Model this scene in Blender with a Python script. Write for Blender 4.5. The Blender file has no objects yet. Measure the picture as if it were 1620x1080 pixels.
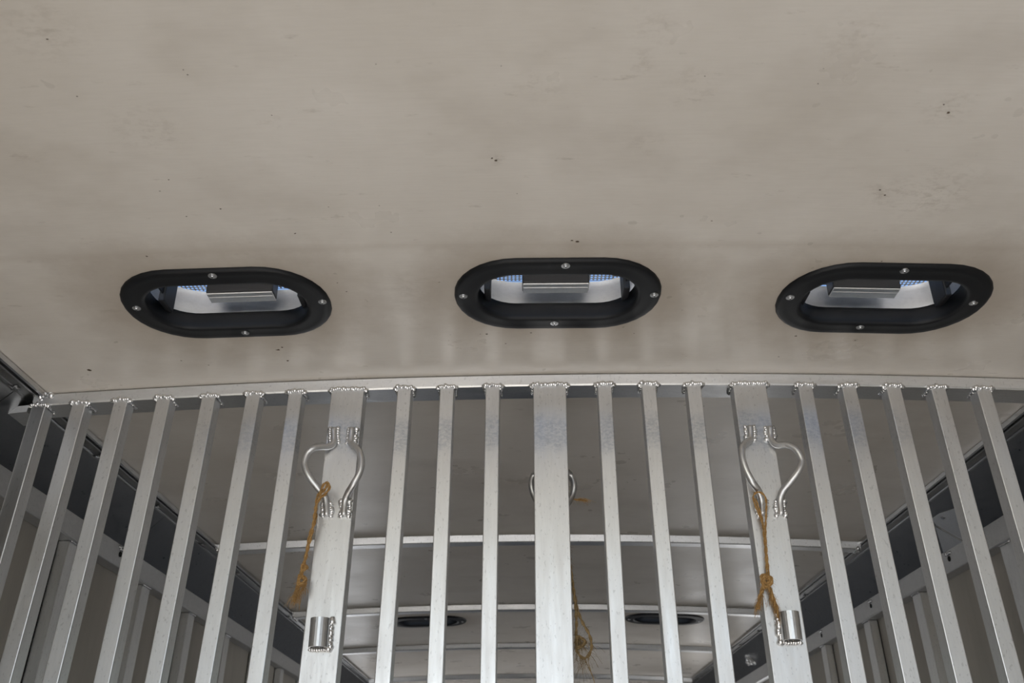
import bpy, bmesh, math, random
from mathutils import Vector, Matrix, noise
from mathutils.geometry import delaunay_2d_cdt
random.seed(7)
S = bpy.context.scene
COL = S.collection
PI = math.pi

# ---------------------------------------------------------------- camera
F = 1355.0
CAMZ = 1.40
pitch, yaw, roll = math.radians(28.9), math.radians(0.62), math.radians(0.10)
fw = Vector((-math.sin(yaw)*math.cos(pitch), math.cos(yaw)*math.cos(pitch), math.sin(pitch)))
r0 = Vector((math.cos(yaw), math.sin(yaw), 0))
u0 = r0.cross(fw)
rt = r0*math.cos(roll) - u0*math.sin(roll)
up = rt.cross(fw)
CP = Vector((0, 0, CAMZ))
cd = bpy.data.cameras.new('camera')
cam = bpy.data.objects.new('camera', cd); COL.objects.link(cam)
m = Matrix((rt, up, -fw)).transposed().to_4x4(); m.translation = CP
cam.matrix_world = m
cd.sensor_width = 36; cd.lens = 36*F/1620; cd.clip_start = 0.02
cd.dof.use_dof = True; cd.dof.focus_distance = 1.3; cd.dof.aperture_fstop = 9
S.camera = cam

def ray(px, py):
    return (fw + rt*((px-810)/F) - up*((py-540)/F))
def at_plane(px, py, p0, n):
    d = ray(px, py); t = (Vector(p0)-CP).dot(n)/d.dot(n)
    return CP + d*t
def proj(p):
    q = Vector(p)-CP; s = q.dot(fw)
    return (810+F*q.dot(rt)/s, 540-F*q.dot(up)/s)

# ---------------------------------------------------------------- light
S.view_settings.view_transform = 'Standard'
S.view_settings.look = 'None'
S.view_settings.gamma = 1
S.view_settings.use_curve_mapping = False
S.view_settings.exposure = 1.28
w = bpy.data.worlds.new('sky'); S.world = w; w.use_nodes = True
wn = w.node_tree; bg = wn.nodes['Background']
sky = wn.nodes.new('ShaderNodeTexSky'); sky.sky_type = 'NISHITA'
sky.sun_disc = False; sky.sun_elevation = math.radians(42); sky.sun_rotation = math.radians(200)
sky.air_density = 1.0; sky.dust_density = 0.9
wn.links.new(sky.outputs[0], bg.inputs[0]); bg.inputs[1].default_value = 0.105
sky.ozone_density = 2.4
sl = bpy.data.lights.new('sun', 'SUN'); sl.energy = 4.6; sl.angle = math.radians(0.6); sl.color = (1, .965, .91)
so = bpy.data.objects.new('sun', sl); COL.objects.link(so)
so.rotation_euler = Vector((-0.20, 0.62, -1.0)).to_track_quat('-Z', 'Y').to_euler()

# ---------------------------------------------------------------- materials
def mat(name, color, rough=.5, metal=0.0, spec=.5):
    m = bpy.data.materials.new(name); m.use_nodes = True
    b = m.node_tree.nodes['Principled BSDF']
    b.inputs['Base Color'].default_value = (*color, 1)
    b.inputs['Roughness'].default_value = rough
    b.inputs['Metallic'].default_value = metal
    b.inputs['Specular IOR Level'].default_value = spec
    return m
class NT:
    def __init__(s, m): s.t = m.node_tree; s.b = s.t.nodes['Principled BSDF']; s.co = s.t.nodes.new('ShaderNodeTexCoord'); s.geo = None
    def world(s):
        if not s.geo: s.geo = s.t.nodes.new('ShaderNodeNewGeometry')
        return s.geo.outputs['Position']
    def map(s, src, scale=(1,1,1), loc=(0,0,0)):
        n = s.t.nodes.new('ShaderNodeMapping'); s.t.links.new(src, n.inputs[0]); n.inputs['Scale'].default_value = scale; n.inputs['Location'].default_value = loc
        return n.outputs[0]
    def noise(s, src, scale, detail=3, rough=.5):
        n = s.t.nodes.new('ShaderNodeTexNoise'); s.t.links.new(src, n.inputs['Vector'])
        n.inputs['Scale'].default_value = scale; n.inputs['Detail'].default_value = detail; n.inputs['Roughness'].default_value = rough
        return n.outputs['Fac']
    def ramp(s, src, stops):
        n = s.t.nodes.new('ShaderNodeValToRGB'); s.t.links.new(src, n.inputs[0]); e = n.color_ramp.elements
        for i, (p, c) in enumerate(stops):
            el = e[i] if i < 2 else e.new(p)
            el.position = p
            el.color = (*c, 1) if isinstance(c, tuple) else (c, c, c, 1)
        return n.outputs[0]
    def mix(s, fac, a, b, mode='MIX'):
        n = s.t.nodes.new('ShaderNodeMix'); n.data_type = 'RGBA'; n.blend_type = mode
        for sock, v in ((n.inputs[0], fac), (n.inputs[6], a), (n.inputs[7], b)):
            if isinstance(v, (int, float)): sock.default_value = v
            elif isinstance(v, tuple): sock.default_value = (*v, 1)
            else: s.t.links.new(v, sock)
        return n.outputs[2]
    def math(s, op, a, b=0.0):
        n = s.t.nodes.new('ShaderNodeMath'); n.operation = op
        for sock, v in ((n.inputs[0], a), (n.inputs[1], b)):
            if isinstance(v, (int, float)): sock.default_value = v
            else: s.t.links.new(v, sock)
        return n.outputs[0]
    def bump(s, h, strength=.1, dist=.001):
        n = s.t.nodes.new('ShaderNodeBump'); s.t.links.new(h, n.inputs['Height']); n.inputs['Strength'].default_value = strength; n.inputs['Distance'].default_value = dist
        s.t.links.new(n.outputs[0], s.b.inputs['Normal'])
    def set(s, name, v): s.t.links.new(v, s.b.inputs[name])

def metal_mat(name, base, rough, speck=.35, stretch=(1,1,.12), bumpy=.12, dark=.55):
    m = mat(name, (base,)*3, rough, 1.0); n = NT(m); P = n.world()
    a = n.noise(n.map(P, stretch), 260, 4, .65)
    b = n.noise(P, 14, 4, .6)
    c = n.ramp(a, [(.30, base*.93), (.62, base)])
    c = n.mix(n.ramp(b, [(.35, 0.0), (.75, .35)]), c, (base*.93, base*.94, base*.97))
    sp = n.noise(n.map(P, (1,1,.5)), 330, 1, .4)
    c = n.mix(n.math('MULTIPLY', n.ramp(sp, [(.66, 0.0), (.72, 1.0)]), speck), c, (base*dark,)*3)
    if name == 'mill_aluminium':     # rub marks and vent reflections painted as one band on the upper bars
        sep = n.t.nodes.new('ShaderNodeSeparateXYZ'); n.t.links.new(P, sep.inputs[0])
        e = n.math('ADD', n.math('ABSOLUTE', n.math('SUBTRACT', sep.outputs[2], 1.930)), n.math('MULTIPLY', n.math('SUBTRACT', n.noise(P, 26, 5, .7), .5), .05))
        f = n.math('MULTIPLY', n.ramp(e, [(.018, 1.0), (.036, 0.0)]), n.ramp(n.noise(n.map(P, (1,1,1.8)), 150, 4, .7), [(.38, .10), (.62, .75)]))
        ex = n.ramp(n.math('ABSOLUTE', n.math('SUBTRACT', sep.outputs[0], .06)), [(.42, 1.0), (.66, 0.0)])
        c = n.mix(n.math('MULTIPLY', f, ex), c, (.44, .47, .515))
    n.set('Base Color', c)
    n.set('Roughness', n.ramp(n.noise(n.map(P, stretch), 90, 3, .6), [(.3, rough*.85), (.75, rough*1.25)]))
    n.bump(a, bumpy, .0004)
    return m
M = {}
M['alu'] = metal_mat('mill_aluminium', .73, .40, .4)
M['tube'] = metal_mat('tube_aluminium', .78, .36, .3, (.3,1,1), .3)
M['bow'] = metal_mat('roof_bow_aluminium', .88, .36, .6, (.3,1,1), .15)
M['rail'] = metal_mat('wall_rail_aluminium', .60, .48, .15, (1,.6,1), .25)
M['stud'] = metal_mat('stud_aluminium', .70, .42)
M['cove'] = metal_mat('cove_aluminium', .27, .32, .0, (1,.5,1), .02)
M['lip'] = metal_mat('lip_aluminium', .62, .22, .2, (1,.1,1), .08)
M['plate'] = metal_mat('bright_plate', .72, .42, .2, (1,1,1), .2)
M['weld'] = metal_mat('weld_metal', .88, .22, .4, (1,1,1), .5)
M['rod'] = metal_mat('rod_steel', .70, .33, .3, (1,1,.4), .2)
M['rod_rusty'] = M['rod']
M['hood'] = metal_mat('polished_hood', .86, .48, .1, (.4,1,1), .05)
M['screw'] = metal_mat('screw_steel', .62, .28, .2, (1,1,1), .1)
M['black'] = mat('black_plastic', (.006, .0065, .008), .42, 0, .3)
n = NT(M['black']); n.bump(n.noise(n.world(), 900, 2), .25, .0003)
M['blackmetal'] = mat('black_bracket', (.012, .012, .014), .45)
M['hole'] = mat('dark_hole', (.01, .01, .01), .9)
M['dirt'] = mat('dirt_speck', (.09, .06, .04), .9)
M['floor'] = mat('dusty_floor', (.25, .23, .2), .8)
n = NT(M['floor']); P = n.world(); n.set('Base Color', n.ramp(n.noise(P, 6, 5, .7), [(.3, (.40,.385,.36)), (.7, (.52,.50,.47))]))
n.bump(n.noise(P, 160, 3), .5, .002)
M['mat'] = mat('added_dark_mat', (.03, .03, .03), .8)
n = NT(M['mat']); n.bump(n.noise(n.world(), 90, 2), .4, .002)
M['ground'] = mat('concrete_yard', (.42, .40, .37), .9)
n = NT(M['ground']); P = n.world(); n.set('Base Color', n.ramp(n.noise(P, 1.2, 6, .7), [(.3, (.36,.355,.34)), (.7, (.46,.455,.44))]))
n.bump(n.noise(P, 60, 4), .4, .004)
M['skin'] = mat('outer_skin', (.7, .7, .7), .4, .3)
n = NT(M['skin']); n.bump(n.noise(n.world(), 30, 2), .1, .001)
M['front'] = mat('dark_bulkhead', (.10, .10, .105), .6)
n = NT(M['front']); n.bump(n.noise(n.world(), 40, 3), .2, .002)
# twine
M['twine'] = mat('sisal_twine', (.55, .30, .10), .85)
n = NT(M['twine']); P = n.world()
n.set('Base Color', n.ramp(n.noise(P, 420, 3, .7), [(.3, (.24,.12,.035)), (.55, (.42,.245,.085)), (.8, (.60,.42,.20))]))
n.bump(n.noise(P, 1500, 2), .6, .0006)
M['twine_pale'] = mat('weathered_twine', (.5, .33, .14), .9)
n = NT(M['twine_pale']); P = n.world()
n.set('Base Color', n.ramp(n.noise(P, 420, 3, .7), [(.3, (.16,.10,.04)), (.55, (.28,.19,.085)), (.8, (.45,.34,.18))]))
n.bump(n.noise(P, 1500, 2), .6, .0006)

XC = 0.04          # middle of the trailer
HW = 0.827         # half width of the roof sheet
WW = 0.930         # half width at the wall
H0 = CAMZ + 0.6355  # roof sheet at the middle
KA = 0.034
def zc(x): return H0 - KA*(x-XC)**2
ZE = zc(XC+HW)
ZB = CAMZ + .527
ZC_ = CAMZ + .477
YR, YF = -0.45, 5.7  # rear opening, front wall

def on_roof(px, py):
    p = at_plane(px, py, (0, 0, H0), Vector((0,0,1)))
    for _ in range(4): p = at_plane(px, py, (0, 0, zc(p.x)), Vector((0,0,1)))
    return p
VC = [on_roof(361, 480), on_roof(882, 465), on_roof(1394, 473)]   # near vents
VF = [on_roof(677, 982), on_roof(1051, 978)]
print('VENTS', VC, VF)

# sheet materials need the vent places
def sheet(name, base, rough):
    m = mat(name, base, rough, 0, .65); n = NT(m); P = n.world()
    a = n.noise(P, 3.2, 5, .6)
    c = n.mix(n.ramp(a, [(.35, 0.0), (.7, 1.0)]), (base[0]*.90, base[1]*.885, base[2]*.86), (base[0]*1.04, base[1]*1.04, base[2]*1.04))
    # fine cross-wise grain of the sheet
    g = n.noise(n.map(P, (.06, 1, 1)), 420, 3, .6)
    c = n.mix(n.ramp(g, [(.3, .09), (.6, 0.0)]), c, (base[0]*.6, base[1]*.57, base[2]*.53))
    # smudges
    s1 = n.noise(n.map(P, (.8, 1.2, 1), (3.1, .7, 0)), 5.5, 4, .6)
    c = n.mix(n.ramp(s1, [(.50, 0.0), (.85, .40)]), c, (base[0]*.48, base[1]*.43, base[2]*.37))
    s2 = n.noise(n.map(P, (.5, 1.6, 1), (1.7, 5.2, 0)), 38, 4, .75)
    c = n.mix(n.ramp(s2, [(.64, 0.0), (.76, .35)]), c, (base[0]*.35, base[1]*.30, base[2]*.24))
    # grime round every vent and a wiped line across the sheet
    sep = n.t.nodes.new('ShaderNodeSeparateXYZ'); n.t.links.new(P, sep.inputs[0])
    X, Y = sep.outputs[0], sep.outputs[1]
    gr = n.noise(n.map(P, (1,1,1), (9, 2, 0)), 16, 6, .7)
    tot = None
    for v in VC+VF:
        dx = n.math('MAXIMUM', n.math('SUBTRACT', n.math('ABSOLUTE', n.math('SUBTRACT', X, v.x)), .075), 0.0)
        dy = n.math('SUBTRACT', Y, v.y)
        d = n.math('SQRT', n.math('ADD', n.math('MULTIPLY', dx, dx), n.math('MULTIPLY', dy, dy)))
        e = n.math('ADD', d, n.math('MULTIPLY', n.math('SUBTRACT', gr, .5), .10))
        f = n.ramp(e, [(.08, .62), (.17, 0.0)])
        tot = f if tot is None else n.math('MAXIMUM', tot, f)
    c = n.mix(tot, c, (base[0]*.50, base[1]*.44, base[2]*.37))
    ly = n.math('ABSOLUTE', n.math('SUBTRACT', n.math('ADD', Y, n.math('MULTIPLY', n.math('SUBTRACT', gr, .5), .02)), VC[1].y-.118))
    c = n.mix(n.ramp(ly, [(.0, .22), (.012, 0.0)]), c, (base[0]*.55, base[1]*.49, base[2]*.42))
    # hand and hoof marks
    mk_ = n.noise(n.map(P, (.8, 1.4, 1), (4.4, 8.1, 0)), 70, 7, .75)
    for (px, py, rr, st) in ((1480,305,.060,.8),(1395,305,.03,.7),(1502,172,.028,.9),(862,140,.025,.5),(835,128,.018,.5),(1032,45,.03,.5),(1015,100,.02,.6),(1098,133,.035,.5),
                             (232,203,.045,.6),(1020,228,.03,.4),(62,45,.05,.6),(45,250,.02,.5),(645,455,.05,.5),(1090,450,.04,.5),(785,253,.012,1.0),(1350,60,.04,.5),(430,190,.02,.5)):
        c3 = on_roof(px, py)
        dx = n.math('SUBTRACT', X, c3.x); dy = n.math('SUBTRACT', Y, c3.y)
        d = n.math('SQRT', n.math('ADD', n.math('MULTIPLY', dx, dx), n.math('MULTIPLY', dy, dy)))
        f = n.math('MULTIPLY', n.ramp(d, [(0.0, st*.6), (rr*1.1, 0.0)]), n.ramp(mk_, [(.48, 0.0), (.62, 1.0)]))
        c = n.mix(f, c, (base[0]*.52, base[1]*.47, base[2]*.42))
    n.set('Base Color', c)
    n.set('Roughness', n.ramp(n.noise(P, 8, 4, .6), [(.3, rough*.9), (.7, rough*1.2)]))
    n.bump(g, .12, .0006)
    return m
M['roof'] = sheet('cream_roof_sheet', (.72, .672, .615), .29)
M['wall'] = mat('wall_sheet', (.42, .40, .35), .40)
n = NT(M['wall']); P = n.world()
c = n.ramp(n.noise(n.map(P, (1,1,.2)), 7, 6, .65), [(.3, (.33,.305,.265)), (.7, (.46,.43,.38))])
n.set('Base Color', c); n.bump(n.noise(n.map(P, (1,1,.1)), 200, 3), .15, .0006)

# ---------------------------------------------------------------- helpers
def link(name, me, material, parent=None, loc=(0,0,0), rot=None, smooth=False, angle=None):
    o = bpy.data.objects.new(name, me); COL.objects.link(o)
    if material and not me.materials: me.materials.append(material)
    if rot is not None:
        o.rotation_mode = 'XYZ'; o.rotation_euler = rot
    if parent is not None:
        o.parent = parent
    o.location = loc
    return o
def me_from(name, verts, faces, smooth=False):
    me = bpy.data.meshes.new(name); me.from_pydata([tuple(v) for v in verts], [], faces); me.update()
    bm = bmesh.new(); bm.from_mesh(me); bmesh.ops.recalc_face_normals(bm, faces=bm.faces); bm.to_mesh(me); bm.free()
    if smooth:
        for p in me.polygons: p.use_smooth = True
    return me
def bm_mesh(name, bm, smooth=False, normals=True):
    if normals: bmesh.ops.recalc_face_normals(bm, faces=bm.faces)
    me = bpy.data.meshes.new(name); bm.to_mesh(me); bm.free()
    if smooth:
        for p in me.polygons: p.use_smooth = True
    return me
def bm_box(bm, lo, hi, bevel=0.0, seg=1, mtx=None):
    b = bmesh.new()
    bmesh.ops.create_cube(b, size=1)
    for v in b.verts:
        v.co = Vector([(lo[i]+hi[i])/2 + v.co[i]*(hi[i]-lo[i]) for i in range(3)])
    if bevel > 0:
        bmesh.ops.bevel(b, geom=list(b.edges), offset=bevel, segments=seg, affect='EDGES', profile=.5)
    if mtx is not None: b.transform(mtx)
    t = bpy.data.meshes.new('t'); b.to_mesh(t); b.free(); bm.from_mesh(t); bpy.data.meshes.remove(t)
def box_me(name, lo, hi, bevel=0.0, seg=1):
    bm = bmesh.new(); bm_box(bm, lo, hi, bevel, seg); return bm_mesh(name, bm)
def smooth_path(pts, n):
    P = [Vector(p) for p in pts]; out = []
    P = [P[0]*2-P[1]] + P + [P[-1]*2-P[-2]]
    for i in range(1, len(P)-2):
        for k in range(n):
            t = k/n; a, b, c, d = P[i-1], P[i], P[i+1], P[i+2]
            out.append(.5*((2*b)+(-a+c)*t+(2*a-5*b+4*c-d)*t*t+(-a+3*b-3*c+d)*t**3))
    out.append(P[-2]); return out
def bm_tube(bm, path, rad, seg=10, caps=True):
    rings = []; prev = None
    for i, p in enumerate(path):
        p = Vector(p)
        t = (Vector(path[min(i+1, len(path)-1)])-Vector(path[max(i-1, 0)])).normalized()
        if prev is None:
            a = Vector((0,1,0)) if abs(t.y) < .9 else Vector((1,0,0))
            u = (a - t*a.dot(t)).normalized()
        else:
            u = (prev - t*prev.dot(t)).normalized()
        prev = u; v = t.cross(u)
        r = rad[i] if isinstance(rad, (list, tuple)) else rad
        rings.append([bm.verts.new(p + (u*math.cos(2*PI*k/seg)+v*math.sin(2*PI*k/seg))*r) for k in range(seg)])
    for a, b in zip(rings, rings[1:]):
        for k in range(seg): bm.faces.new((a[k], a[(k+1)%seg], b[(k+1)%seg], b[k]))
    if caps:
        bm.faces.new(rings[0][::-1]); bm.faces.new(rings[-1])
def bm_blob(bm, c, r, sq=(1,1,1), us=7, vs=5, rough=.18):
    res = bmesh.ops.create_uvsphere(bm, u_segments=us, v_segments=vs, radius=1)
    for v in res['verts']:
        k = 1 + random.uniform(-rough, rough)
        v.co = Vector(c) + Vector((v.co.x*r*sq[0], v.co.y*r*sq[1], v.co.z*r*sq[2]))*k
def prism_me(name, prof, y0, y1, smooth=False, ends=True):
    """profile in (x,z) extruded along y"""
    V = [(x, y0, z) for x, z in prof]+[(x, y1, z) for x, z in prof]; n = len(prof)
    Fc = [(i, (i+1)%n, n+(i+1)%n, n+i) for i in range(n)]
    if ends: Fc += [tuple(range(n)), tuple(range(2*n-1, n-1, -1))]
    return me_from(name, V, Fc, smooth)
def empty(name, loc, rot=None):
    o = bpy.data.objects.new(name, None); COL.objects.link(o); o.location = loc; o.empty_display_size = .05
    if rot: o.rotation_euler = rot
    return o
def tag(o, label, cat, group=None):
    o['label'] = label; o['category'] = cat
    if group: o['group'] = group
    return o
def struct(o, label=None, cat=None):
    o['kind'] = 'structure'
    if label: o['label'] = label
    if cat: o['category'] = cat
    return o

# ---------------------------------------------------------------- stadium outlines
def outline(a, b, r, n=9):
    """rounded rectangle: half length a along x, half width b along y"""
    pts = []
    for cx, cy, s in ((a-r, b-r, 0), (-(a-r), b-r, 90), (-(a-r), -(b-r), 180), (a-r, -(b-r), 270)):
        for k in range(n):
            t = math.radians(s + 90*k/(n-1)); pts.append((cx+r*math.cos(t), cy+r*math.sin(t)))
    return pts
VA, VB, VR = .1435, .0895, .086         # outer flange
FL = .033                                # flange width
def off(d): return outline(VA-FL+d, VB-FL+d, VR-FL+d)

# ---------------------------------------------------------------- ceiling with vent holes
def build_ceiling():
    x0, x1 = XC-HW, XC+HW
    verts = []; edges = []
    nx, ny = 26, 60
    brd = [(x0, YR), (x1, YR), (x1, YF), (x0, YF)]
    def add(loop):
        s = len(verts)
        for p in loop: verts.append(Vector(p))
        for i in range(len(loop)): edges.append((s+i, s+(i+1) % len(loop)))
    border = [(x0+(x1-x0)*i/nx, YR) for i in range(nx)] + [(x1, YR+(YF-YR)*i/ny) for i in range(ny)] + \
             [(x1-(x1-x0)*i/nx, YF) for i in range(nx)] + [(x0, YF-(YF-YR)*i/ny) for i in range(ny)]
    add(border)
    H = off(.004)
    for v in VC+VF: add([(v.x+p[0], v.y+p[1]) for p in H])
    def inside(x, y, m=0.0):
        for v in VC+VF:
            dx = max(abs(x-v.x)-.06, 0); dy = y-v.y
            if math.hypot(dx, dy) < .075+m: return True
        return False
    for i in range(1, nx):
        for j in range(1, ny):
            x, y = x0+(x1-x0)*i/nx, YR+(YF-YR)*j/ny
            if not inside(x, y, .01): verts.append(Vector((x, y)))
    V, E, Fc, *_ = delaunay_2d_cdt(verts, edges, [], 0, 1e-6)
    keep = []
    for f in Fc:
        cx = sum(V[i].x for i in f)/len(f); cy = sum(V[i].y for i in f)/len(f)
        ok = True
        for v in VC+VF:
            a, b, r = VA-FL+.004, VB-FL+.004, VR-FL+.004
            qx = max(abs(cx-v.x)-(a-r), 0); qy = max(abs(cy-v.y)-(b-r), 0)
            if math.hypot(qx, qy) < r*.985: ok = False
        if ok: keep.append(tuple(f))
    me = bpy.data.meshes.new('ceiling'); me.from_pydata([(v.x, v.y, zc(v.x)) for v in V], [], keep); me.update()
    bm = bmesh.new(); bm.from_mesh(me)
    bmesh.ops.delete(bm, geom=[v for v in bm.verts if not v.link_faces], context='VERTS')
    for f in bm.faces:
        if f.normal.z > 0: f.normal_flip()
    bm.to_mesh(me); bm.free()
    nv = len(me.vertices); vv = [tuple(v.co) for v in me.vertices]; ff = [tuple(p.vertices) for p in me.polygons]
    me2 = bpy.data.meshes.new('ceiling')
    me2.from_pydata(vv+[(a, b, c+.004) for a, b, c in vv], [], ff+[tuple(i+nv for i in f[::-1]) for f in ff]); me2.update()
    for p in me2.polygons: p.use_smooth = True
    return struct(link('ceiling', me2, M['roof']))
ceiling = build_ceiling()

# ---------------------------------------------------------------- gate geometry base
GY = 1.262; GS = -0.018      # plane: y = GY + GS*(x-XC); the left side stands further off
def gy(x): return GY + GS*(x-XC)
GN = Vector((-GS, 1, 0)).normalized()
def on_gate(px, py, o=0.0):
    return at_plane(px, py, Vector((XC, GY, 0)) + GN*o, GN)
TT_H, TT_D = .020, .052      # top tube height and depth
ZG = on_gate(870, 592).z
print('ceiling above gate', zc(XC), 'gate top', ZG)

# ---------------------------------------------------------------- floor, walls, ground
GZ = -0.42
def slab(name, lo, hi, material, bevel=0): return link(name, box_me(name, lo, hi, bevel), material)
fl = struct(slab('floor', (XC-WW-.04, YR, -.06), (XC+WW+.04, YF, 0), M['floor']))
mt_ = link('added_dark_mat', box_me('added_dark_mat', (XC-WW+.02, 1.0, 0), (XC+WW-.02, YF-.02, .012), .003), M['mat'], fl)  # unseen mat added to darken what the gate and roof reflect
g = link('ground', me_from('ground', [(-45,-45,GZ),(45,-45,GZ),(45,45,GZ),(-45,45,GZ)], [(0,1,2,3)]), M['ground']); struct(g)
PW = WW+.028       # wall sheet face
DY0, DY1, DZ0, DZ1 = 3.6, 4.2, .1, CAMZ+.45     # side door opening in the right wall
LW0, LW1, LZ0, LZ1 = 4.1, 5.6, .3, CAMZ+.42       # opening added in the left wall to light the far roof
bm = bmesh.new()
for lo, hi in (((XC-PW-.02, YR, 0), (XC-PW, LW0, ZB+.02)), ((XC-PW-.02, LW1, 0), (XC-PW, YF, ZB+.02)),
               ((XC-PW-.02, LW0, LZ1), (XC-PW, LW1, ZB+.02)), ((XC-PW-.02, LW0, 0), (XC-PW, LW1, LZ0))): bm_box(bm, lo, hi)
wl = link('wall_left', bm_mesh('wall_left', bm), M['wall']); struct(wl)
bm = bmesh.new()
for lo, hi in (((XC+PW, YR, 0), (XC+PW+.02, DY0, ZB+.02)), ((XC+PW, DY1, 0), (XC+PW+.02, 4.9, ZB+.02)), ((XC+PW, 4.9, 0), (XC+PW+.02, YF, .6)), ((XC+PW, 4.9, CAMZ+.35), (XC+PW+.02, YF, ZB+.02)), ((XC+PW, 5.5, .6), (XC+PW+.02, YF, CAMZ+.35)),
               ((XC+PW, DY0, DZ1), (XC+PW+.02, DY1, ZB+.02)), ((XC+PW, DY0, 0), (XC+PW+.02, DY1, DZ0))): bm_box(bm, lo, hi)
wr = link('wall_right', bm_mesh('wall_right', bm), M['wall']); struct(wr)
# unseen panel added behind the camera to shade the roof's right side
dr = struct(link('shade_panel_1', box_me('shade_panel_1', (XC+WW+.03, YR-1.75, 0), (XC+WW+.07, YR-.02, 2.0), .004), M['wall']))
for z in (.05, 1.0, 1.92):
    link('shade_panel_rail', box_me('shade_panel_rail', (XC+WW+.005, YR-1.74, z), (XC+WW+.031, YR-.03, z+.06), .003), M['stud'], dr)
wf = struct(slab('wall_front', (XC-PW, YF, 0), (XC+PW, YF+.02, H0+.01), M['front']))
# long rails and studs of both walls
def side(sgn, wall):
    bm = bmesh.new()
    def X(v): return XC + sgn*v
    def bb(x0, x1, y0, y1, z0, z1, bev=.0012):
        a, b = sorted((X(x0), X(x1))); bm_box(bm, (a, y0, z0), (b, y1, z1), bev)
    bb(WW, PW, YR, YF, ZC_, ZB-.001)
    bb(WW-.004, WW+.002, YR, YF, ZC_-.0005, ZC_+.004)          # small lip along the lower edge
    link('wall_rail', bm_mesh('wall_rail', bm), M['rail'], wall)
    me = box_me('stud', (-.012, -.024, -ZC_), (.012, .024, 0), .0015)
    ym = [1.69, 2.06, 2.38, 2.70, 3.04, 3.38, 3.72] if sgn < 0 else [1.72, 2.17, 2.52, 2.92, 3.30]
    me2 = box_me('joint_gap', (-.0008, -.0016, -ZC_), (.0008, .0016, -.001))
    wb = bmesh.new()
    for k in range(9): bm_blob(wb, (sgn*(-.004-.001), -.018+.0045*k, -.0005), .0032, (1, 1.1, .8))
    wb = bm_mesh('weld_bead', wb, True)
    for y in ym:
        s_ = link('stud', me, M['stud'], wall, (X(PW-.011), y, ZC_-.0005))
        link('joint_gap', me2, M['hole'], s_, (sgn*.0105, -.0262, 0))
        if y < 3.2: link('weld_bead', wb, M['weld'], s_, (sgn*-.009, 0, 0))
    for y in ([.3, .85, 1.26] if sgn < 0 else [.3, .85, 1.26]):
        link('stud', me, M['stud'], wall, (X(PW-.011), y, ZC_-.0005))
    # bolt holes of the rail with a small weld over each
    hm = bmesh.new(); bmesh.ops.create_cone(hm, cap_ends=True, segments=16, radius1=.006, radius2=.006, depth=.0016, matrix=Matrix.Rotation(PI/2, 4, 'Y'))
    hm = bm_mesh('bolt_hole', hm)
    wm = bmesh.new()
    for k in range(6): bm_blob(wm, (-sgn*.001, -.012+.0045*k, .012+random.uniform(-.002, .002)), .0036, (.8, 1.1, 1))
    wm = bm_mesh('weld_spot', wm, True)
    for y in ([1.88, 2.50, 3.15, 3.8] if sgn < 0 else [1.95, 2.45, 2.9, 3.4]):
        link('bolt_hole', hm, M['hole'], wall, (X(WW-.0006), y, (ZB+ZC_)/2+.004))
        link('weld_spot', wm, M['weld'], wall, (X(WW-.0005), y, (ZB+ZC_)/2+.004))
side(-1, wl); side(1, wr)

# ---------------------------------------------------------------- coves between roof sheet and walls
def cove(sgn, name, label):
    root = empty(name, (XC+sgn*(HW+.04), YR, ZE-.03)); struct(root)
    R = root.location
    def L(v, z): return (XC+sgn*v - R.x, z - R.z)
    # edge lips: two fine ribs under the sheet edge, a lighter third for the lit step
    for (a, z0, w_, h_) in ((HW-.004, ZE-.001, .005, .008), (HW+.0075, ZE-.003, .004, .006), (HW+.0275, ZE-.0095, .004, .0045)):
        p = [L(a, z0), L(a+w_, z0), L(a+w_, z0-h_), L(a, z0-h_)]
        link('edge_rib', prism_me('edge_rib', p, 0, YF-YR), M['lip'], root)
    p = [L(HW-.001, ZE+.004), L(HW+.030, ZE-.006), L(HW+.030, ZE-.010), L(HW-.001, ZE-.001)]
    link('flange', prism_me('flange', p, 0, YF-YR), M['cove'], root)
    # lower step and main slope, in lengths butted with an open seam
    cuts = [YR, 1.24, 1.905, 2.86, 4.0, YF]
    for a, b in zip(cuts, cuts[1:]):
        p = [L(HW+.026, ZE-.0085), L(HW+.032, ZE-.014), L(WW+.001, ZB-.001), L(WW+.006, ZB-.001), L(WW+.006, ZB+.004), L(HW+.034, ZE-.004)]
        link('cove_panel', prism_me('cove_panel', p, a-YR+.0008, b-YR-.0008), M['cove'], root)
    # screws on the flange
    sc = bmesh.new(); bmesh.ops.create_cone(sc, cap_ends=True, segments=12, radius1=.0055, radius2=.004, depth=.003, matrix=Matrix.Translation((0,0,-.0012)))
    bmesh.ops.create_cone(sc, cap_ends=True, segments=12, radius1=.003, radius2=.003, depth=.003, matrix=Matrix.Translation((0,0,-.002)))
    sc = bm_mesh('screw', sc)
    for k in range(16):
        y = .62 + k*.305
        x_, z_ = L(HW+.021, ZE-.0085)
        link('screw', sc, M['screw'], root, (x_, y-YR, z_-.001), (0, sgn*-.2, 0))
    # outer rail skin
    p = [L(HW-.02, ZE+.012), L(WW+.05, ZE-.005), L(WW+.05, ZC_), L(WW+.046, ZC_), L(WW+.046, ZE-.009), L(HW-.02, ZE+.006)]
    link('outer_skin', prism_me('outer_skin', p, 0, YF-YR), M['skin'], root)
    return root
cl = cove(-1, 'trim_1', None); cr = cove(1, 'trim_2', None)
def on_cove(px, py, sgn, o=0.0):
    a = Vector((XC+sgn*(HW+.032), 0, ZE-.014)); b = Vector((XC+sgn*(WW+.001), 0, ZB-.001))
    d = (b-a).normalized(); nrm = Vector((d.z, 0, -d.x))
    if nrm.z > 0: nrm = -nrm
    return at_plane(px, py, a+nrm*o, nrm), nrm

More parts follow.
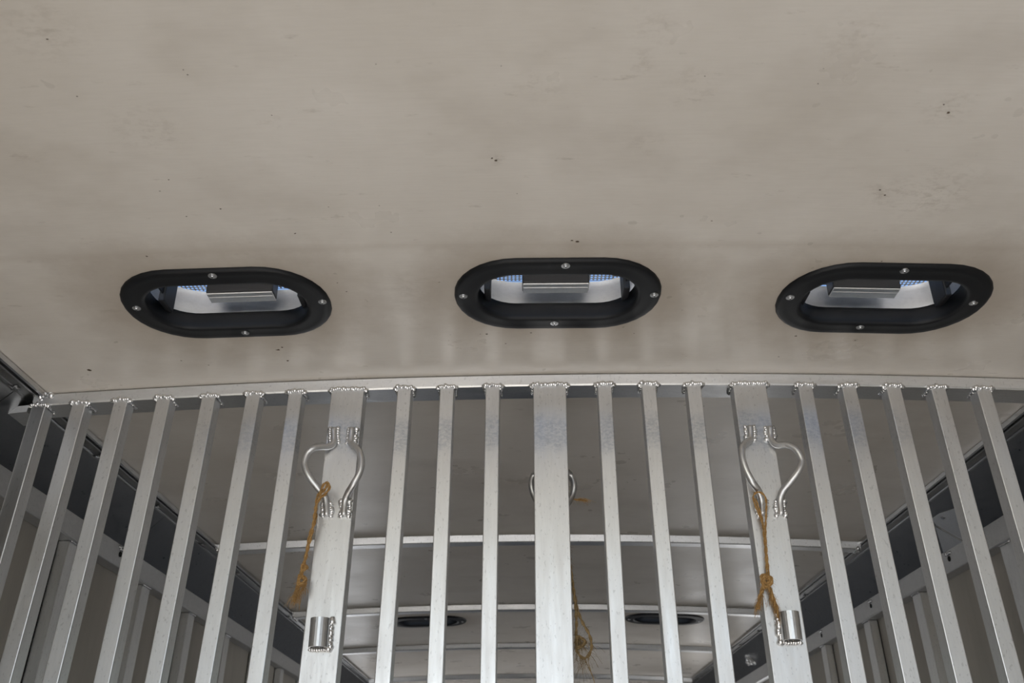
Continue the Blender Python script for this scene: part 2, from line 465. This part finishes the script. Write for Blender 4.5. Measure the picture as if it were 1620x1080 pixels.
# light joint plates on the right cove
def poly_plate(name, pts, nrm, th, material, parent):
    P = [Vector(p) for p in pts]; R = parent.location
    V = [p+nrm*th-R for p in P]+[p-nrm*.001-R for p in P]; n_ = len(P)
    Fc = [tuple(range(n_)), tuple(range(2*n_-1, n_-1, -1))]+[(i, (i+1)%n_, n_+(i+1)%n_, n_+i) for i in range(n_)]
    return link(name, me_from(name, V, Fc), material, parent)
q = [on_cove(*c, 1) for c in ((1474,820),(1486,812),(1527,798),(1532,858),(1482,829))]
poly_plate('joint_plate', [a for a, b in q], q[0][1], .0022, M['plate'], cr)
q2 = [on_cove(*c, 1) for c in ((1480,831),(1531,861),(1535,881),(1497,885))]
poly_plate('joint_plate', [a for a, b in q2], q2[0][1], .0022, M['plate'], cr)
sc = bmesh.new(); bmesh.ops.create_cone(sc, cap_ends=True, segments=14, radius1=.0045, radius2=.003, depth=.003); sc = bm_mesh('plate_screw', sc)
for c in ((1491,819),(1516,875)):
    a, nn = on_cove(*c, 1, .0035)
    link('plate_screw', sc, M['screw'], cr, a-cr.location, (-nn).to_track_quat('Z', 'Y').to_euler())
# domed bolt boss on the right cove far off
a, nn = on_cove(1187, 1044, 1, .002)
bs = bmesh.new(); bmesh.ops.create_cone(bs, cap_ends=True, segments=24, radius1=.030, radius2=.024, depth=.008)
bs = link('bolt_plate', bm_mesh('bolt_plate', bs), M['stud'], cr, a-cr.location, nn.to_track_quat('Z', 'Y').to_euler())
bb = bmesh.new(); bm_blob(bb, (0,0,.006), .017, (1,1,.6), 14, 8, 0.02); bmesh.ops.create_cone(bb, cap_ends=True, segments=6, radius1=.011, radius2=.010, depth=.010, matrix=Matrix.Translation((0,0,.017)))
link('bolt_head', bm_mesh('bolt_head', bb), M['plate'], bs)

# ---------------------------------------------------------------- roof bows
def arch_tube(name, yfun, ztop, hgt, dep, x0, x1, n=40, parent=None, material=None, bev=.003, R=Vector((0,0,0)), tilt=0.0):
    prof = [(bev-tilt, 0), (dep-bev, 0), (dep, -bev), (dep, -hgt+bev), (dep-bev, -hgt), (bev, -hgt), (0, -hgt+bev), (-tilt, -bev)]
    V = []; Fc = []; k = len(prof)
    for i in range(n+1):
        x = x0+(x1-x0)*i/n
        for dy, dz in prof: V.append(Vector((x, yfun(x)+dy, ztop(x)+dz))-R)
        if i:
            for j in range(k): Fc.append(((i-1)*k+j, (i-1)*k+(j+1)%k, i*k+(j+1)%k, i*k+j))
    Fc += [tuple(range(k)), tuple(range(n*k+k-1, n*k-1, -1))]
    return link(name, me_from(name, V, Fc), material, parent)
bow_y = [on_roof(870, y).y for y in (845, 955, 1016.5, 1065)]
bow_y += [bow_y[-1]+.85]
print('BOWS', bow_y)
for y in bow_y:
    b_ = arch_tube('roof_bow', lambda x, y=y: y, lambda x: zc(x)-.0005, .019, .036, XC-HW-.002, XC+HW+.002, 40, ceiling, M['bow'], .002, tilt=.007)
    if y < 4:
        for s in (-1, 1):
            wbm = bmesh.new()
            for k in range(10): bm_blob(wbm, (XC+s*(HW-.004+random.uniform(-.003,.003)), y+.034*k/9, ZE-.017+random.uniform(-.006,.004)), .0055, (1,1,1))
            link('weld_bead', bm_mesh('weld_bead', wbm, True), M['weld'], b_)

# specks of dirt on the roof sheet
bm = bmesh.new()
spk = [(142,585,5),(440,553,5),(455,570,3.5),(446,549,3),(785,253,4),(778,250,3),(913,382,4),(905,380,3),(253,302,2),(267,284,2),(232,405,2.5),
       (349,330,2.5),(295,342,2),(595,101,1.6),(793,104,1.5),(467,369,2.5),(520,327,1.6),(1126,349,1.8),(1500,178,5),(1493,165,3),(1294,132,1.8),(818,306,1.5),
       (619,367,1.6),(290,110,2),(297,118,2),(122,152,2),(75,62,3),(330,577,2),(287,570,2),(695,446,2),(534,447,2),(548,461,2.2),(770,528,3),(840,526,2.5),(800,543,1.8),
       (1259,531,3.5),(1353,538,2),(1232,564,2),(1395,413,2.2),(1003,527,1.6),(760,528,1.6),(1392,300,3),(1400,308,2.5),(430,182,1.6),(1115,120,2),(1303,108,1.4),(600,325,1.6)]
for px, py, r in spk:
    p = on_roof(px, py); s = (p-CP).dot(fw)
    R_ = r*s/F*.6
    nn = 7; vs = []; a0 = random.uniform(0, 6)
    for k in range(nn):
        rr = R_*random.uniform(.5, 1.25); t = a0+2*PI*k/nn
        x, y = p.x+rr*math.cos(t)*1.3, p.y+rr*math.sin(t)
        vs.append(bm.verts.new((x, y, zc(x)-.0003)))
    c0 = bm.verts.new((p.x, p.y, zc(p.x)-.0003-R_*.35))
    for k in range(nn): bm.faces.new((vs[k], vs[(k+1)%nn], c0))
o = link('dirt_specks', bm_mesh('dirt_specks', bm), M['dirt'], ceiling); o['kind'] = 'stuff'

# ---------------------------------------------------------------- the gate
gate = empty('divider_gate', (XC, GY, 0))
tag(gate, 'welded aluminium divider gate of vertical bars hung across the trailer below the roof', 'gate')
GR = Vector(gate.location)
arch_off = ZG - zc(XC)
def ztop(x): return ZG - KA*1.0*(x-XC)**2
GX0, GX1 = XC-.845, XC+.835
arch_tube('top_tube', gy, ztop, TT_H, TT_D, GX0, GX1, 60, gate, M['tube'], .0022, GR, tilt=.002)
arch_tube('bottom_tube', gy, lambda x: .12, .05, TT_D, GX0, GX1, 2, gate, M['alu'], .0022, GR)
BARW, BARD = .0228, .026
narrow = [(62,None),(125,5),(190,80),(257,161),(328,242),(398,321),(465,403),(638,605),(706,688),(779,772),(958,982),(1029,1068),(1101,1150),(1279,1358),(1349,1443),(1420,1525),(1491,1607),(1563,None)]
wide = [(548,502),(870,878),(1190,1255)]
BL = 1.86
def bar_mesh(name, w_, d_):
    return box_me(name, (-w_/2, 0, -BL), (w_/2, d_, 0), .0014, 2)
nb = bar_mesh('vertical_bar', BARW, BARD); wbm_ = bar_mesh('wide_bar', .0535, BARD+.001)
def weld_mesh(w_):
    bm = bmesh.new(); n_ = int(w_/.0032)
    for k in range(n_+1):
        x = -w_/2 + w_*k/n_
        bm_blob(bm, (x, -.001+random.uniform(-.001,.0008), .0005+random.uniform(-.0015,.0015)), .0034*random.uniform(.8,1.25), (1.1,.85,.95))
    for s in (-1, 1):
        for k in range(9):
            bm_blob(bm, (s*(w_/2+.0012), .001+.027*k/8, -.0015+random.uniform(-.0015,.001)), .0036*random.uniform(.75,1.3), (.9,1.1,1))
        bm_blob(bm, (s*(w_/2+.003), .002, -.001), .0045, (1.1,.7,.9), 8, 6, .25)
    return bm_mesh('weld_bead', bm, True)
WN = [weld_mesh(BARW) for _ in range(4)]; WWd = [weld_mesh(.0535) for _ in range(2)]
GROT = math.atan(GS)
def put_bar(name, me, welds, xt, xb, i):
    a = on_gate(xt, 640)
    if xb is None:
        vx, vy = 815, -1910; xb = vx + (xt-vx)*(1075-vy)/(640-vy)
    b = on_gate(xb, 1075)
    lean = math.atan2(a.x-b.x, a.z-b.z)
    zt = ztop(a.x)-TT_H+.001
    x = a.x + (zt-a.z)*math.tan(lean)
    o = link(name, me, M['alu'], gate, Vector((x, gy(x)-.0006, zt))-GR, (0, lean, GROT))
    link('weld_bead', welds[i % len(welds)], M['weld'], o)
    return o
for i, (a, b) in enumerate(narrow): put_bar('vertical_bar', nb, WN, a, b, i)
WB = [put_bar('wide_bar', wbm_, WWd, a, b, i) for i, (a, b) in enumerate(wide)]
# end posts of the gate, outside the picture
for x in (GX0+.012, GX1-.012):
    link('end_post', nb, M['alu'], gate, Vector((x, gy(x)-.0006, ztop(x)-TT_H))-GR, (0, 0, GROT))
# hinge lug at the left end
bm = bmesh.new()
for k in range(9): bm_blob(bm, (GX0+.02+random.uniform(-.012,.012), gy(GX0)+random.uniform(-.003,.01), ztop(GX0)-.002+random.uniform(-.008,.006)), .006, (1,1,1))
link('weld_bead', bm_mesh('weld_bead', bm, True), M['weld'], gate, -GR)
a = on_gate(-25, 648); b = on_gate(46, 641)
V = [p+Vector((0, dy, dz)) - GR for p in (a, b) for dy, dz in ((-.001,0),(.05,0),(.05,-.012),(-.001,-.012))]
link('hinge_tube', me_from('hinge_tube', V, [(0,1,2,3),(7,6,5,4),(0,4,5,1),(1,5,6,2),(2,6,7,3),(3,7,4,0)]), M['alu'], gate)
bpy.context.view_layer.update()

def local(parent, me):
    me.transform(parent.matrix_world.inverted()); return me
# bent rods, each pair makes one tie ring
def rod(parent, pts, name='tie_rod', offs=None, rad=.0052):
    n_ = len(pts); P = []
    for i, (x, y) in enumerate(pts):
        t = i/(n_-1)
        if offs: o_ = offs[i]
        else: o_ = -.005 - .020*min(1, max(0, (min(t, 1-t)-.14)/.22))
        P.append(on_gate(x, y, o_))
    bm = bmesh.new(); bm_tube(bm, smooth_path(P, 7), rad, 14)
    me = bm_mesh(name, bm, True)
    o = link(name, local(parent, me), M['rod'], parent)
    # welds at both feet
    for (a, b) in ((P[0], P[1]), (P[-1], P[-2])):
        for s in (-1, 1):
            bm = bmesh.new()
            for k in range(7):
                c_ = a.lerp(b, k/6*1.0 if (b-a).length < .03 else k/6*.027/(b-a).length); 
                bm_blob(bm, c_+Vector((s*(.0062+random.uniform(-.001,.0012)), .0035, 0)), .0036*random.uniform(.8,1.3), (1,1,1), 7, 5, .25)
            link('weld_bead', local(parent, bm_mesh('weld_bead', bm, True)), M['weld'], parent)
    return o
L1 = [(528,677),(528,699),(521,706),(509,707),(496,709),(486,718),(482,734),(488,752),(502,770),(513,782),(516,795),(517,815)]
R1 = [(557,677),(555,699),(560,705),(568,713),(572,730),(569,747),(560,764),(551,779),(546,792),(544,815)]
L3 = [(1186.6,674),(1187.6,694),(1182,699),(1175,706),(1174,721),(1179.5,741),(1189.6,761),(1200,776),(1205,792),(1206.5,814)]
R3 = [(1218,675),(1220,694),(1229,704),(1246,704),(1260,712),(1268,729),(1263,745),(1251,761),(1239,776),(1234,792),(1236,814)]
rod(WB[0], L1); rod(WB[0], R1); rod(WB[2], L3); rod(WB[2], R3)
def backs(n_): return [BARD+.005+.020*min(1, max(0, (min(i/(n_-1), 1-i/(n_-1))-.14)/.22)) for i in range(n_)]
LB = [(862,722),(861,738),(852,744),(844,752),(841,768),(846,786),(856,802),(864,814),(866,832)]
RB = [(886,722),(887,738),(894,743),(903,752),(908,768),(904,786),(895,802),(888,814),(887,832)]
rod(WB[1], LB, offs=backs(9)); rod(WB[1], RB, offs=backs(9))
# short pipe sockets on the wide bars
def socket(parent, x, y0, y1, ws):
    a = on_gate(x[0], y0, -.0135); b = on_gate(x[1], y1, -.0135)
    a.x -= 0; ax = (b-a)
    bm = bmesh.new(); n_ = 24; ro, ri = .0135, .0112
    d = ax.normalized(); u = Vector((0,1,0)); v = d.cross(u).normalized()
    R_ = []
    for p, r in ((a, ri), (a, ro), (b, ro), (b, ri)):
        R_.append([bm.verts.new(p+(u*math.cos(2*PI*k/n_)+v*math.sin(2*PI*k/n_))*r) for k in range(n_)])
    for q_ in range(4):
        A, B = R_[q_], R_[(q_+1) % 4]
        for k in range(n_): bm.faces.new((A[k], A[(k+1)%n_], B[(k+1)%n_], B[k]))
    me = bm_mesh('pipe_socket', bm, False)
    o = link('pipe_socket', local(parent, me), M['rod'], parent)
    bm = bmesh.new()
    for k in range(17):
        c_ = a.lerp(b, k/16); bm_blob(bm, c_+Vector((ws*(.0135+random.uniform(-.001,.0015)), .0095, 0)), .0042*random.uniform(.8,1.2), (1,1,1), 7, 5, .25)
    for k in range(9):
        c_ = b+Vector((ws*(-.0135+.027*k/8), .0095, -.001)); bm_blob(bm, c_, .003*random.uniform(.8,1.3), (1,1,1), 7, 5, .25)
    link('weld_bead', local(parent, bm_mesh('weld_bead', bm, True)), M['weld'], parent)
socket(WB[0], (507, 503), 978, 1024, 1)
socket(WB[2], (1248, 1254), 968, 1013, -1)

# ---------------------------------------------------------------- roof vents
def loft(rings, close=True, name='loft', smooth=True):
    V = []; Fc = []; k = len(rings[0])
    for i, r in enumerate(rings):
        V += [Vector(p) for p in r]
        if i:
            for j in range(k if close else k-1): Fc.append(((i-1)*k+j, (i-1)*k+(j+1)%k, i*k+(j+1)%k, i*k+j))
    me = bpy.data.meshes.new(name); me.from_pydata([tuple(v) for v in V], [], Fc); me.update()
    if smooth:
        for p in me.polygons: p.use_smooth = True
    return me
def make_vent():
    ms = []
    def ringat(d, z): return [(x, y, z) for x, y in off(d)]
    prof = [(FL, .0015), (FL, -.0025), (FL-.0015, -.0048), (FL-.005, -.0062), (FL-.012, -.0062), (.012, -.0060), (.006, -.0072), (.002, -.0068), (0, -.0045), (-.0005, .0)]
    me = loft([ringat(*p) for p in prof], name='flange_ring'); ms.append(('flange_ring', me, 'black', None))
    me = loft([ringat(-.0005, 0), ringat(-.001, .012), ringat(.0, .014), ringat(.0, .020), ringat(.004, .021)], name='throat'); ms.append(('throat', me, 'black', None))
    # hood above the roof: ledge, far and side walls, lid
    led = loft([ringat(.003, .0208), ringat(.029, .0212)], name='ledge'); ms.append(('hood_ledge', led, 'hood', None))
    far = outline(VA-FL+.029, VB-FL+.029, VR-FL+.029, 11)
    def sh(s, z): return [(x*s, y*s, z) for x, y in far]
    low = [p for p in far if p[1] > -.03]; low.sort(key=lambda p: math.atan2(p[1]+.2, p[0]))
    lw_ = loft([[(x, y, .021) for x, y in low], [(x, y, .052) for x, y in low]], close=False, name='hood_skirt'); ms.append(('hood_skirt', lw_, 'hood', None))
    wall_ = loft([sh(1, .052), sh(1.0, .066), sh(.994, .071), sh(.98, .074)], name='hood_wall'); ms.append(('hood_wall', wall_, 'hood', None))
    # lid plate nearer than the perforated strip
    ZL = .074
    bm = bmesh.new()
    ys = .034
    pts = [(x*.995, y) for x, y in outline(VA-.006, VB, VR-.01, 9) if y < ys]
    pts.sort(key=lambda p: math.atan2(p[0], -(p[1]-ys-.01)))
    poly = [(-(VA-.006), ys)] + pts + [((VA-.006), ys)]
    vs = [bm.verts.new((x, y, ZL)) for x, y in poly]; bm.faces.new(vs)
    ext = bmesh.ops.extrude_face_region(bm, geom=list(bm.faces)); bmesh.ops.translate(bm, verts=[e for e in ext['geom'] if isinstance(e, bmesh.types.BMVert)], vec=(0,0,.002))
    lid = bm_mesh('lid', bm); ms.append(('lid', lid, 'hood', None))
    # perforated strip with real holes
    cell = .0059; cols = 40; rows = 8; V = []; Fc = []
    for i in range(cols):
        for j in range(rows):
            cx = (i-(cols-1)/2)*cell; cy = ys + (j+.5)*cell
            b0 = len(V); h = cell/2; r = cell*.37
            ou = [(h,0),(h,h),(0,h),(-h,h),(-h,0),(-h,-h),(0,-h),(h,-h)]
            V += [(cx+a, cy+b, ZL+.0005) for a, b in ou]+[(cx+r*math.cos(k*PI/4), cy+r*math.sin(k*PI/4), ZL+.0005) for k in range(8)]
            Fc += [(b0+k, b0+(k+1)%8, b0+8+(k+1)%8, b0+8+k) for k in range(8)]
    me = bpy.data.meshes.new('perforated_strip'); me.from_pydata(V, [], Fc); me.update(); ms.append(('perforated_strip', me, 'cove', None))
    bm = bmesh.new(); bm_box(bm, (-.125, -.150, .108), (.125, .066, .111), .001)  # unseen plate added above the lid to keep sun spots off the hood
    for sx in (-.11, .11):
        for sy in (-.06, .02): bm_box(bm, (sx-.003, sy-.003, .074), (sx+.003, sy+.003, .109))
    ms.append(('sun_shield', bm_mesh('sun_shield', bm), 'hood', None))
    # latch block with paler underside
    bm = bmesh.new(); bm_box(bm, (-.049, .034, .0415), (.049, .061, .074), .0022, 2)
    ms.append(('latch_block', bm_mesh('latch_block', bm), 'blackmetal', None))
    bm = bmesh.new(); bm_box(bm, (-.048, .0355, .0395), (.048, .0605, .0416), .0006, 1)
    bm_box(bm, (-.047, .0445, .0388), (.047, .0460, .0398), .0003, 1)
    ms.append(('latch_plate', bm_mesh('latch_plate', bm), 'plate', 'pale metal plate under the dark latch block'))
    for s in (-1, 1):
        bm = bmesh.new(); bm_box(bm, (s*.0985-.0045, .005, .012), (s*.0985+.0045, .042, .073), .002, 2)
        bm_box(bm, (s*.0985-.0015, -.020, .024), (s*.0985+.0015, .048, .073), .001, 1)
        ms.append(('side_bracket', bm_mesh('side_bracket', bm), 'blackmetal', None))
    return ms
VM = make_vent()
bm = bmesh.new()
bmesh.ops.create_cone(bm, cap_ends=True, segments=18, radius1=.0042, radius2=.0042, depth=.0016)
bmesh.ops.create_cone(bm, cap_ends=True, segments=18, radius1=.0020, radius2=.0030, depth=.0014, matrix=Matrix.Translation((0,0,-.0014)))
SCR = bm_mesh('screw', bm)
bm = bmesh.new(); bmesh.ops.create_cone(bm, cap_ends=True, segments=18, radius1=.0058, radius2=.0058, depth=.0012); WSH = bm_mesh('washer', bm)
bm = bmesh.new(); bmesh.ops.create_cone(bm, cap_ends=True, segments=6, radius1=.0011, radius2=.0011, depth=.0006); SOC = bm_mesh('drive_socket', bm)
FR = .015
def vent(v, label, group, near=True, screws=None):
    slope = math.atan(-2*KA*(v.x-XC))
    rt_ = (0, -slope, 0)
    r = empty('roof_vent', (v.x, v.y, zc(v.x)), rt_)
    tag(r, label, 'vent', group)
    for nm, me, mt, lb in VM:
        if not near and nm in ('washer',): continue
        o = link(nm, me, M[mt], r)
        if lb: o['label'] = lb
    bpy.context.view_layer.update()
    inv = r.matrix_world.inverted()
    if screws:
        pos = []
        for c in screws:
            p = inv @ at_plane(*c, r.matrix_world @ Vector((0,0,-.0074)), r.matrix_world.to_3x3() @ Vector((0,0,1))); pos.append((p.x, p.y))
    else: pos = [(0, -VB+FR), (0, VB-FR), (-VA+FR, 0), (VA-FR, 0)]
    for x, y in pos:
        s_ = link('screw', SCR, M['screw'], r, (x, y, -.0074))
        link('washer', WSH, M['screw'], s_, (0, 0, .0007))
        link('drive_socket', SOC, M['hole'], s_, (0, 0, -.0020))
    return r
vent(VC[0], 'leftmost of the three large black oval vents in the pale roof', None, True, [(336,437),(216,488),(510,478),(388,527)])
vent(VC[1], 'middle one of the three large black oval vents in the pale roof', None, True, [(895,421),(733,469),(1035,467),(877,512)])
vent(VC[2], 'rightmost of the three large black oval vents in the pale roof', None, True, [(1431,429),(1250,471),(1540,480),(1361,518)])
vent(VF[0], 'small distant black oval roof vent seen through the bars left of the central wide bar', None, False)
vent(VF[1], 'small distant black oval roof vent seen through the bars right of the central wide bar', None, False)

# ---------------------------------------------------------------- twine
def strand_paths(path, rad, k, twist):
    out = [[] for _ in range(k)]; L = 0; prevu = None
    for i, p in enumerate(path):
        t = (path[min(i+1, len(path)-1)]-path[max(i-1, 0)]).normalized()
        if i: L += (p-path[i-1]).length
        a = Vector((0,1,0)) if prevu is None else prevu
        u = (a-t*a.dot(t)).normalized(); prevu = u; v = t.cross(u)
        for j in range(k):
            an = L*twist + 2*PI*j/k
            out[j].append(p+(u*math.cos(an)+v*math.sin(an))*rad)
    return out
def resample(path, step):
    out = [path[0]]; acc = 0
    for a, b in zip(path, path[1:]):
        d = (b-a).length; 
        while acc + d >= step:
            t = (step-acc)/d; a = a.lerp(b, t); out.append(a); d = (b-a).length; acc = 0
        acc += d
    return out
def cord(bm, pts, r=.0019, k=3, twist=380, fuzz=1.0):
    k = 2; twist = 260
    path = resample(smooth_path(pts, 10), .0016)
    for sp_ in strand_paths(path, r*.55, k, twist): bm_tube(bm, sp_, r*.60, 6)
    for i in range(int(len(path)*fuzz*.9)):
        p = random.choice(path); d = Vector((random.gauss(0,1), random.gauss(0,1), random.gauss(0,1)-.3)).normalized()
        l = random.uniform(.003, .009)
        bm_tube(bm, [p, p+d*l*.5+Vector((0,0,-.0003)), p+d*l+Vector((0,0,-.0016))], .00012, 3, False)
def fray(bm, p, d, l, n_=26, spread=.25, r=.00022):
    for i in range(n_):
        e = d + Vector((random.gauss(0,spread), random.gauss(0,spread), random.gauss(0,spread)))
        q0 = p + Vector((random.gauss(0,.0012), random.gauss(0,.0012), 0)); ll = l*random.uniform(.4, 1.05)
        bm_tube(bm, smooth_path([q0, q0+d*ll*.4+Vector((random.gauss(0,.0006),0,0)), q0+e*ll*.75, q0+e*ll+Vector((0,0,-.1*ll))], 3), r, 3, False)
def knot(bm, c, R, r, seed):
    rnd = random.Random(seed); pts = []
    for i in range(15):
        a = i*2.1; pts.append(c+Vector((math.cos(a)*R*rnd.uniform(.6,1), math.sin(a*1.3)*R*.6*rnd.uniform(.5,1), math.sin(a)*R*rnd.uniform(.7,1.2))))
    cord(bm, pts, r, 3, 380, .8)
def gp(l, o_): return [on_gate(x, y, o_ if not isinstance(o_, list) else o_[i]) for i, (x, y) in enumerate(l)]
def mk(name, bm, m_, parent, R): 
    me = bm_mesh(name, bm, True, False); me.transform(Matrix.Translation(-R)); return link(name, me, m_, parent)

# left twine, looped on the left tie ring
R_ = on_gate(513, 770, -.025); tw = empty('twine', R_)
tag(tw, 'orange baler twine looped on the left tie ring, hanging to a frayed knot', 'twine')
bm = bmesh.new()
cord(bm, gp([(506,786),(509,772),(514,764),(520,765),(521,772),(515,781),(507,787),(501,797),(498,812),(494,840),(487,868),(480,898),(475,916)], [-.018,-.024,-.030,-.032,-.030,-.032,-.032,-.030,-.026,-.022,-.020,-.020,-.020]), .0021)
cord(bm, gp([(519,766),(511,777),(503,783),(500,800),(499,822),(490,846),(485,873),(478,900),(473,918)], [-.034,-.020,-.014,-.018,-.018,-.018,-.018,-.018,-.018]), .0021)
mk('cord', bm, M['twine'], tw, R_)
bm = bmesh.new(); knot(bm, on_gate(477, 917, -.02), .0075, .0019, 3); knot(bm, on_gate(481, 897, -.02), .005, .0019, 5); mk('knot', bm, M['twine'], tw, R_)
bm = bmesh.new(); p = on_gate(473, 922, -.02); e = on_gate(465, 954, -.02)
cord(bm, [p, p.lerp(e, .5), e], .0019, 3, 300, 2.0); fray(bm, p, (e-p).normalized(), (e-p).length*1.1, 90, .16)
p = on_gate(484, 922, -.02); fray(bm, p, (e-p).normalized(), .02, 50, .35)
mk('frayed_end', bm, M['twine'], tw, R_)

# right twine, knotted on the right tie ring
R_ = on_gate(1203, 790, -.02); tw = empty('twine', R_)
tag(tw, 'orange baler twine on the right tie ring, knotted with two short tails', 'twine')
bm = bmesh.new()
cord(bm, gp([(1212,842),(1203,818),(1194,796),(1192,784),(1199,778),(1208,782),(1212,792),(1212,812),(1211,842),(1213,875),(1216,905),(1214,916)], [-.014,-.010,-.010,-.012,-.020,-.022,-.018,-.014,-.012,-.010,-.009,-.010]), .0015)
cord(bm, gp([(1195,788),(1205,818),(1208,842),(1211,872),(1213,905),(1212,916)], [-.010,-.008,-.008,-.008,-.008,-.010]), .0015)
mk('cord', bm, M['twine'], tw, R_)
bm = bmesh.new(); knot(bm, on_gate(1212, 920, -.013), .0100, .0019, 8); knot(bm, on_gate(1213, 916, -.013), .0075, .0019, 21); mk('knot', bm, M['twine'], tw, R_)
bm = bmesh.new()
a = gp([(1208,926),(1203,940),(1198,963)], -.011); cord(bm, a, .0024, 3, 300, 3); fray(bm, a[0], (a[-1]-a[0]).normalized(), .038, 50, .1)
a = gp([(1216,926),(1224,948),(1233,977)], -.009); cord(bm, a, .0026, 3, 300, 3); fray(bm, a[0], (a[-1]-a[0]).normalized(), .05, 60, .08)
a = on_gate(1219, 930, -.009); fray(bm, a, Vector((0,0,-1)), .022, 25, .2)
mk('frayed_end', bm, M['twine'], tw, R_)

# pale twine behind the middle wide bar
R_ = on_gate(890, 800, BARD+.02); tw = empty('twine', R_)
tag(tw, 'weathered tan twine hanging behind the central wide bar, ending in a long open loop', 'twine')
bm = bmesh.new(); ob = BARD+.006
cord(bm, gp([(893,800),(897,840),(902,890),(906,924),(910,955),(912,985),(911,1012),(913,1030),(923,1041),(932,1035),(936,1022),(932,1003),(922,985),(914,965),(908,935),(903,900),(896,850),(890,815),(892,803)],
    [ob+.020,ob+.012,ob,ob,ob,ob,ob,ob,ob,ob,ob,ob,ob,ob+.003,ob+.004,ob+.004,ob+.01,ob+.02,ob+.024]), .0021, 3, 380, 1.2)
mk('cord', bm, M['twine_pale'], tw, R_)
bm = bmesh.new(); knot(bm, on_gate(918, 1015, ob), .010, .0016, 12); fray(bm, on_gate(914, 1005, ob), Vector((.2,0,-1)), .03, 60, .5); mk('knot', bm, M['twine_pale'], tw, R_)
bm = bmesh.new()
a = gp([(924,1040),(931,1055),(937,1068),(942,1084)], ob); cord(bm, a, .0006, 2, 500, .5)
a = gp([(930,1034),(932,1052),(938,1070)], ob); cord(bm, a, .0004, 2, 500, .5)
for x, y in ((918,1040),(926,1041),(912,1034),(932,1030),(922,1038)): fray(bm, on_gate(x, y, ob), Vector((random.uniform(-.3,.3),0,-1)), .022, 14, .45, .00013)
mk('frayed_end', bm, M['twine_pale'], tw, R_)
# short orange wisp beside the rear tie ring
R_ = on_gate(898, 790, BARD+.018); tw = empty('twine', R_)
tag(tw, 'short orange wisp of twine sticking out sideways beside the central bar', 'twine')
bm = bmesh.new(); a = gp([(884,796),(893,790),(904,789),(916,791),(928,791)], BARD+.030); cord(bm, a, .0013, 2, 400, 2.0); mk('cord', bm, M['twine'], tw, R_)
bm = bmesh.new(); fray(bm, a[2], (a[-1]-a[2]).normalized(), .034, 34, .1); mk('frayed_end', bm, M['twine'], tw, R_)
print('tris ok')
